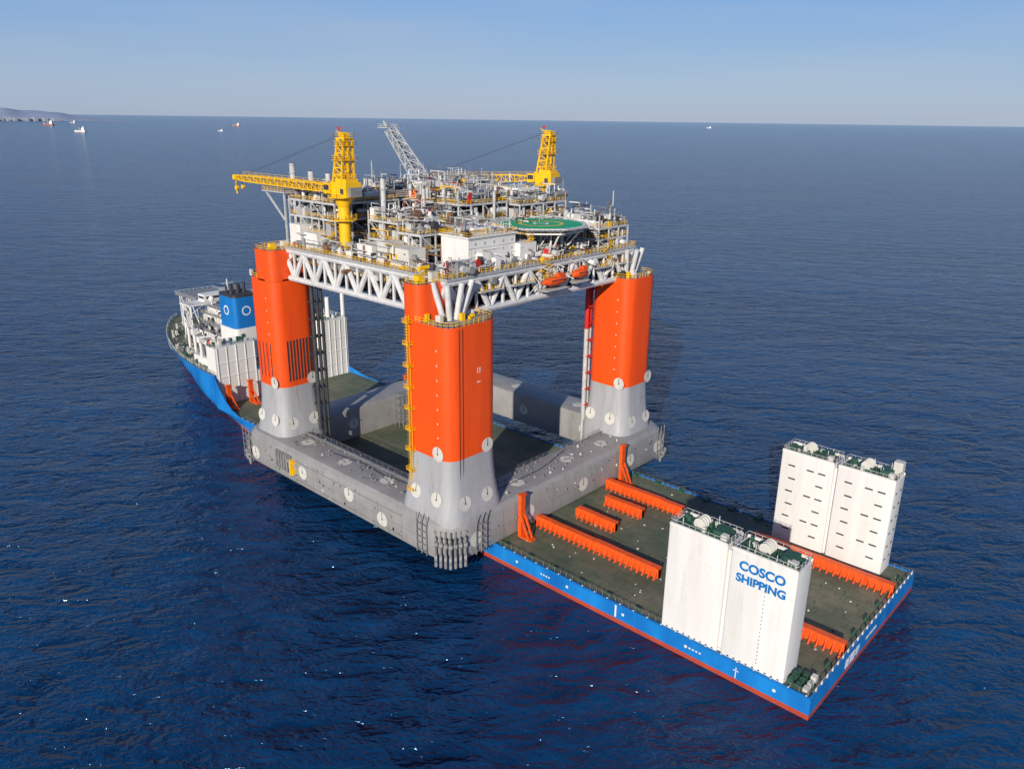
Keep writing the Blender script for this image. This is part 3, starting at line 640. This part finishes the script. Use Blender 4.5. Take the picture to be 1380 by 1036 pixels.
# ------------------------------------------------------------------ cranes
def crane(x,y,z0,tip,zc=98.0,ztop=115.2):
    e=empty('pedestal_crane'); P=Part(); G=Part(); D=Part()
    P.cyl((x,y,z0),(x,y,zc-3),1.75,20); P.cyl((x,y,zc-3),(x,y,zc-.5),1.75,20,2.7); P.cyl((x,y,zc-.5),(x,y,zc),3.4,20)
    P.cyl((x,y,91.2),(x,y,91.5),3.9,16)
    for r_,zz in ((3.9,91.5),(4.6,zc)):
        pts=[(x+r_*math.cos(t*math.pi/6),y+r_*math.sin(t*math.pi/6),zz) for t in range(12)]; P.rail(pts,closed=True,sp=2,r=.08)
    P.cyl((x,y,zc-.1),(x,y,zc+.1),4.7,16)
    d=(Vector(tip)-Vector((x,y,zc+3))); dh=Vector((d.x,d.y,0)).normalized(); n=Vector((-dh.y,dh.x,0)); O=Vector((x,y,0))
    def ob(Q,a0,a1,b0,b1,za,zb):
        vs=[O+dh*a+n*b+Vector((0,0,z)) for z in (za,zb) for a,b in((a0,b0),(a1,b0),(a1,b1),(a0,b1))]
        Q.add(vs,[(3,2,1,0),(4,5,6,7),(0,1,5,4),(1,2,6,5),(2,3,7,6),(3,0,4,7)])
    ob(P,-5.2,2.2,-2.8,2.8,zc+.1,zc+4.4); ob(P,-4.5,0.5,-2.2,2.2,zc+4.4,zc+5.4); ob(P,1.6,4.6,1.3,3.6,zc+.9,zc+4.0); ob(D,4.6,4.68,1.5,3.4,zc+2,zc+3.6); ob(D,2,4.4,3.6,3.68,zc+2,zc+3.5)
    ob(D,-3.9,-2.4,2.8,2.86,zc+1,zc+2.6); ob(G,-6.4,-5.2,-2,2,zc+.4,zc+3)
    P.rail([O+dh*a+n*b+Vector((0,0,zc+5.4)) for a,b in ((-4.5,2.2),(.5,2.2),(.5,-2.2),(-4.5,-2.2))],closed=True,r=.07)
    zt=Vector((0,0,1))
    def mp(t,a,b):
        zz=zc+4.4+(ztop-zc-4.4)*t; wd=2.3-.75*t; ln=2.0-.6*t
        return O+dh*(-.6-1.6*t+a*ln)+n*(b*wd)+zt*zz
    K=6
    for a in (-1,1):
        for b in (-1,1): P.beam(mp(0,a,b),mp(1,a,b),.38)
    for k in range(K):
        t0=k/K;t1=(k+1)/K
        for a in (-1,1):
            P.beam(mp(t0,a,-1),mp(t1,a,1) ,.2); P.beam(mp(t0,a,1),mp(t1,a,-1),.2); P.beam(mp(t1,a,-1),mp(t1,a,1),.24)
        for b in (-1,1):
            P.beam(mp(t0,-1,b),mp(t1,1,b),.2); P.beam(mp(t1,-1,b),mp(t1,1,b),.24)
        if k in (2,4):
            q=[mp(t1,a*1.5,b*1.4) for a,b in ((-1,-1),(1,-1),(1,1),(-1,1))]
            P.add(q+[v+zt*.15 for v in q],[(3,2,1,0),(4,5,6,7),(0,1,5,4),(1,2,6,5),(2,3,7,6),(3,0,4,7)]); P.rail([v+zt*.15 for v in q],closed=True,r=.07,sp=1.5)
    for t in (.25,.5,.75): P.beam(mp(t,-1.2,0),mp(min(1,t+.2),-1.2,.2),.3)
    P.beam(mp(0,-1,0),mp(1,-1,0),.25)
    ob(P,-4.2,.2,-1.7,1.7,ztop,ztop+.3); P.rail([O+dh*-4.2+n*1.7+zt*(ztop+.3),O+dh*.2+n*1.7+zt*(ztop+.3),O+dh*.2-n*1.7+zt*(ztop+.3),O-dh*4.2-n*1.7+zt*(ztop+.3)],r=.07,closed=True)
    ob(P,-3.2,-1.2,-1.0,1.0,ztop+.3,ztop+1.2); P.cyl(O-dh*1.5-n*1.1+zt*(ztop+1.0),O-dh*1.5+n*1.1+zt*(ztop+1.0),.8,12)
    P.beam(O-dh*1+zt*(ztop+1),O+dh*1.8+zt*(ztop+2.2),.14)
    b0=O+dh*2.6+zt*(zc+2.2); T=Vector(tip); q=b0.lerp(T,.16); q2=b0.lerp(T,.88)
    P.lattice(b0,q,2.6,2.6,4,.22,d0=1.0,d1=2.3); P.lattice(q,q2,2.6,2.2,20,.22,d0=2.3,d1=1.9); P.lattice(q2,T,2.2,1.2,4,.22,d0=1.9,d1=1.0)
    P.cyl(T+n*.9,T-n*.9,.9,12); P.beam(T,T-zt*4+dh*.3,.25)
    dd=(T-b0).normalized(); P.rail([b0+zt*1.2+n*1.3,q2+zt*1.0+n*1.1],r=.05,sp=4)
    hp=T-zt*3.6; D.beam(T,hp,.07); P.cyl(hp+n*.4,hp-n*.4,.8,10); P.cyl(hp-zt*.6,hp-zt*2,.28,8)
    hp2=T-dd*4-zt*3.0; D.beam(T-dd*4,hp2,.07); P.cyl(hp2+n*.4,hp2-n*.4,.7,10)
    for s in (-.7,.7):
        D.beam(O-dh*1.5+n*s+zt*(ztop+1.2),b0.lerp(T,.9)+n*s+zt*1.0,.05)
    P.obj('crane_structure','yellow',e,True,40); G.obj('counterweight','midgrey',e); D.obj('ropes_and_glass','dark',e)
    F=Part(); F.box(x-.4,x+.9,y-.05,y+.05,ztop+2.4,ztop+3.2); F.cyl((x-.4,y,ztop+.3),(x-.4,y,ztop+3.3),.06,6); F.obj('flag','red',e)
crane(154.5,1.5,80.5,(214,3,100.5),98.0,114.6)
crane(146,-80,80.5,(207,-74,97.5),98.0,115.2)
# ------------------------------------------------------------------ flare boom
fb=empty('flare_boom'); P=Part()
P.lattice((184,-60,92),(220,-69.5,116.4),5.0,3.2,13,.27); P.box(217.5,224,-73,-66.5,116.4,116.7); P.rrail(217.5,224,-73,-66.5,116.7,r=.08)
P.cyl((221,-69,116.7),(223.5,-69.5,119),.35,8); P.cyl((222,-70.5,116.7),(224,-71,118.6),.3,8)
P.obj('lattice_boom','steel',fb)
P=Part(); P.cyl((184,-60,92.6),(219.5,-69,116.4),.3,8); P.cyl((184,-61,92.4),(219.5,-70,116.4),.2,8); P.obj('flare_pipes','midgrey',fb)
# ================================================================== distant things
CAM=Vector((-44.886,143.59,120.68)); yaw,pit,rol,fpx=-0.8288,0.32574,0.012998,1060.
F=Vector((math.cos(yaw)*math.cos(pit),math.sin(yaw)*math.cos(pit),-math.sin(pit))); R=Vector((math.sin(yaw),-math.cos(yaw),0)); U=R.cross(F)
R2=R*math.cos(rol)+U*math.sin(rol); U2=-R*math.sin(rol)+U*math.cos(rol)
def far(name,x,y,L,ang,hc):
    e=empty(name); h=Part(); w=Part(); c=math.cos(ang);s=math.sin(ang)
    def T(a,b,z): return (x+a*c-b*s,y+a*s+b*c,z)
    B=L*.08
    def pr(Q,pts,z0,z1,fl=1.0):
        n=len(pts); vs=[T(a*(.96 if fl!=1 else 1),b*(.85 if fl!=1 else 1),z0) for a,b in pts]+[T(a,b,z1) for a,b in pts]
        Q.add(vs,[(i,(i+1)%n,n+(i+1)%n,n+i) for i in range(n)]+[tuple(range(n))[::-1],tuple(range(n,2*n))])
    pr(h,[(-L/2,-B),(L*.3,-B),(L/2,0),(L*.3,B),(-L/2,B)],0,L*.09,.9); h.obj('hull',hc,e)
    pr(w,[(-L*.42,-B*.8),(-L*.16,-B*.8),(-L*.16,B*.8),(-L*.42,B*.8)],L*.09,L*.25); pr(w,[(-L*.4,-B*.6),(-L*.22,-B*.6),(-L*.22,B*.6),(-L*.4,B*.6)],L*.25,L*.33)
    pr(w,[(L*.3,-B*.3),(L*.36,-B*.3),(L*.36,B*.3),(L*.3,B*.3)],L*.09,L*.16); pr(w,[(-L*.33,-L*.01),(-L*.31,-L*.01),(-L*.31,L*.01),(-L*.33,L*.01)],L*.33,L*.45); pr(w,[(L*.05,-L*.01),(L*.07,-L*.01),(L*.07,L*.01),(L*.05,L*.01)],L*.09,L*.3)
    w.obj('superstructure','white',e)
def ground(u,v):
    d=F+R2*((u-690)/fpx)-U2*((v-518)/fpx); t=-CAM.z/d.z; return CAM+d*t
M['haze_red']=mat('hazed_red_hull',(0.42,0.16,0.10),.7)
for (nm,u,v,wpx,hc) in (('cargo_ship',65,169,15,'haze_red'),('cargo_ship',108,178,16,'white'),('cargo_ship',98,166,8,'steel'),('cargo_ship',318,170.5,11,'haze_red'),('fishing_boat',297,177,7,'white'),('fishing_boat',955,173,6,'white')):
    g=ground(u,v); r=(g-CAM).length; far(nm,g.x,g.y,wpx*r/fpx,yaw+1.57-.25,hc)
def hill(name,u0,u1,dist,hs,col):
    P=Part(); n=60; vs=[]
    for i in range(n+1):
        t=i/n;u=u0+(u1-u0)*t; d=F+R2*((u-690)/fpx)-U2*((160-518)/fpx); d.z=0; d.normalize()
        hgt=hs(t)
        for k,(dd,hh) in enumerate(((0,0),(500,.55),(1100,.9),(1700,1.0),(2600,.6),(3600,0))):
            q=CAM+d*(dist+dd); vs.append((q.x,q.y,max(-2,hgt*hh*(1+.12*math.sin(i*.7+k*2.1)*(k in(1,2))))-2))
    P.add(vs,[(i*6+k,(i+1)*6+k,(i+1)*6+k+1,i*6+k+1) for i in range(n) for k in range(5)])
    P.obj(name,mat(name+'_hazed_land',col,.95,var=.12,scale=.002),None,True,80)
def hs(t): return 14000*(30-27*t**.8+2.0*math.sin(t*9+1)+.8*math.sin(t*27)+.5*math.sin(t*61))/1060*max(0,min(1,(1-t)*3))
hill('hills',-190,178,14000,hs,(0.29,0.35,0.46))  # distance haze is mixed into the hills' surface colour
tw=Part()
for i in range(110):
    u=ru(-60,75); d=F+R2*((u-690)/fpx)-U2*((160-518)/fpx); d.z=0; d.normalize(); q=CAM+d*(13900+ru(0,250)); k=ru(12,45)
    tw.box(q.x-k,q.x+k,q.y-k,q.y+k,0,ru(15,50))
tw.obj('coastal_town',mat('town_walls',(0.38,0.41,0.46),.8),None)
# ================================================================== water
me=bpy.data.meshes.new('water'); n=96; rad=[0,300,1200,5000,20000,70000]
vs=[(100,-30,0)]; fs=[]
for r_ in rad[1:]:
    for i in range(n): vs.append((100+r_*math.cos(2*math.pi*i/n),-30+r_*math.sin(2*math.pi*i/n),0))
for i in range(n): fs.append((0,1+i,1+(i+1)%n))
for k in range(len(rad)-2):
    a=1+k*n;b=a+n
    for i in range(n): fs.append((a+i,b+i,b+(i+1)%n,a+(i+1)%n))
me.from_pydata(vs,[],fs); me.update(); wo=bpy.data.objects.new('water',me); scene.collection.objects.link(wo)
m=bpy.data.materials.new('sea_water'); m.use_nodes=True; nt=m.node_tree;N=nt.nodes;L=nt.links;b=N['Principled BSDF']
b.inputs['Roughness'].default_value=.13; b.inputs['IOR'].default_value=1.33; b.inputs['Specular Tint'].default_value=(.50,.74,1,1)
g=N.new('ShaderNodeNewGeometry')
def noise(scale,detail,rough,sx,sy,rot,dist=0):
    vr=N.new('ShaderNodeVectorRotate'); vr.rotation_type='Z_AXIS'; vr.inputs['Angle'].default_value=rot; L.new(g.outputs['Position'],vr.inputs['Vector'])
    mp=N.new('ShaderNodeMapping'); mp.inputs['Scale'].default_value=(sx,sy,1)
    L.new(vr.outputs[0],mp.inputs['Vector']); t=N.new('ShaderNodeTexNoise'); t.inputs['Scale'].default_value=scale; t.inputs['Detail'].default_value=detail; t.inputs['Roughness'].default_value=rough; t.inputs['Distortion'].default_value=dist
    L.new(mp.outputs[0],t.inputs['Vector']); return t.outputs['Fac']
def mth(op,a,b_=0.0):
    k=N.new('ShaderNodeMath'); k.operation=op
    for i,x in enumerate((a,b_)):
        if isinstance(x,(int,float)): k.inputs[i].default_value=x
        else: L.new(x,k.inputs[i])
    return k.outputs[0]
def ridge(x):
    return mth('SUBTRACT',1.0,mth('ABSOLUTE',mth('SUBTRACT',mth('MULTIPLY',x,2.0),1.0)))
n1=noise(1/16,2,.5,1,.45,.95,.2); n2=noise(1/6.0,3,.6,1,.42,.7,.35); n3=noise(1/2.2,3,.6,1,.5,1.2,.3); n4=noise(1/170,3,.5,1,.5,.8)
h=mth('ADD',mth('ADD',mth('MULTIPLY',n1,3.2),mth('MULTIPLY',ridge(n2),1.9)),mth('ADD',mth('MULTIPLY',n2,1.7),mth('MULTIPLY',ridge(n3),.62)))
h=mth('MULTIPLY',h,mth('ADD',mth('MULTIPLY',n4,1.1),.6))
bp=N.new('ShaderNodeBump'); bp.inputs['Distance'].default_value=1; bp.inputs['Strength'].default_value=1; L.new(h,bp.inputs['Height']); L.new(bp.outputs[0],b.inputs['Normal'])
cr=N.new('ShaderNodeValToRGB'); cr.color_ramp.elements[0].position=.32; cr.color_ramp.elements[0].color=(0.0012,0.013,0.048,1); cr.color_ramp.elements[1].position=.7; cr.color_ramp.elements[1].color=(0.004,0.058,0.165,1)
L.new(mth('ADD',mth('MULTIPLY',n4,.4),mth('MULTIPLY',n2,.6)),cr.inputs[0]); L.new(cr.outputs[0],b.inputs['Base Color'])  # wave noise paints lighter and darker facets into the base colour
me.materials.append(m)
# ================================================================== light
SE=math.radians(22); az=Vector((-.433,.901,0)).normalized()
sd=Vector((az.x*math.cos(SE),az.y*math.cos(SE),math.sin(SE)))
sun=bpy.data.lights.new('sun','SUN'); sun.energy=5.0; sun.angle=math.radians(.5); sun.color=(1,.92,.81)
so=bpy.data.objects.new('sun',sun); scene.collection.objects.link(so); so.rotation_euler=(-sd).to_track_quat('-Z','Y').to_euler(); so.location=(0,0,300)
w=bpy.data.worlds.new('World'); scene.world=w; w.use_nodes=True; N=w.node_tree.nodes;L=w.node_tree.links
sky=N.new('ShaderNodeTexSky'); sky.sky_type='NISHITA'; sky.sun_disc=False; sky.sun_elevation=SE; sky.sun_rotation=math.atan2(az.x,az.y); sky.air_density=1.0; sky.dust_density=.3; sky.ozone_density=3.0; sky.altitude=100
tc=N.new('ShaderNodeTexCoord'); sx=N.new('ShaderNodeSeparateXYZ'); L.new(tc.outputs['Generated'],sx.inputs[0])
rp=N.new('ShaderNodeValToRGB'); L.new(sx.outputs['Z'],rp.inputs[0]); e=rp.color_ramp.elements
e[0].position=0; e[0].color=(.33,.42,.60,1); e[1].position=1; e[1].color=(.03,.09,.28,1)
for ps,c in ((.04,(.31,.43,.64,1)),(.15,(.17,.36,.71,1)),(.4,(.06,.16,.43,1))): q=e.new(ps); q.color=c
sc=N.new('ShaderNodeVectorMath'); sc.operation='SCALE'; sc.inputs['Scale'].default_value=8.3; L.new(rp.outputs[0],sc.inputs[0])
mp=N.new('ShaderNodeMapping'); mp.inputs['Scale'].default_value=(1,1,7); L.new(tc.outputs['Generated'],mp.inputs[0])
cn=N.new('ShaderNodeTexNoise'); cn.inputs['Scale'].default_value=2.2; cn.inputs['Detail'].default_value=5; cn.inputs['Roughness'].default_value=.55; L.new(mp.outputs[0],cn.inputs[0])
c2=N.new('ShaderNodeMapRange'); c2.inputs['From Min'].default_value=.46; c2.inputs['From Max'].default_value=.78; c2.inputs['To Max'].default_value=.5; L.new(cn.outputs['Fac'],c2.inputs[0])
mc=N.new('ShaderNodeMix'); mc.data_type='RGBA'; mc.inputs['B'].default_value=(3.2,3.8,5.0,1); L.new(c2.outputs[0],mc.inputs['Factor']); L.new(sc.outputs[0],mc.inputs['A'])
mx=N.new('ShaderNodeMix'); mx.data_type='RGBA'; mx.inputs['Factor'].default_value=.85; L.new(sky.outputs[0],mx.inputs['A']); L.new(mc.outputs['Result'],mx.inputs['B'])
L.new(mx.outputs['Result'],N['Background'].inputs[0]); N['Background'].inputs[1].default_value=.118
# ================================================================== camera
cd=bpy.data.cameras.new('camera'); cd.sensor_width=36; cd.lens=fpx/1380*36; cd.clip_start=1; cd.clip_end=200000
c=bpy.data.objects.new('camera',cd); scene.collection.objects.link(c)
mw=Matrix((R2,U2,-F)).transposed().to_4x4(); mw.translation=CAM; c.matrix_world=mw; scene.camera=c
scene.view_settings.view_transform='Standard'; scene.view_settings.look='None'; scene.view_settings.exposure=0
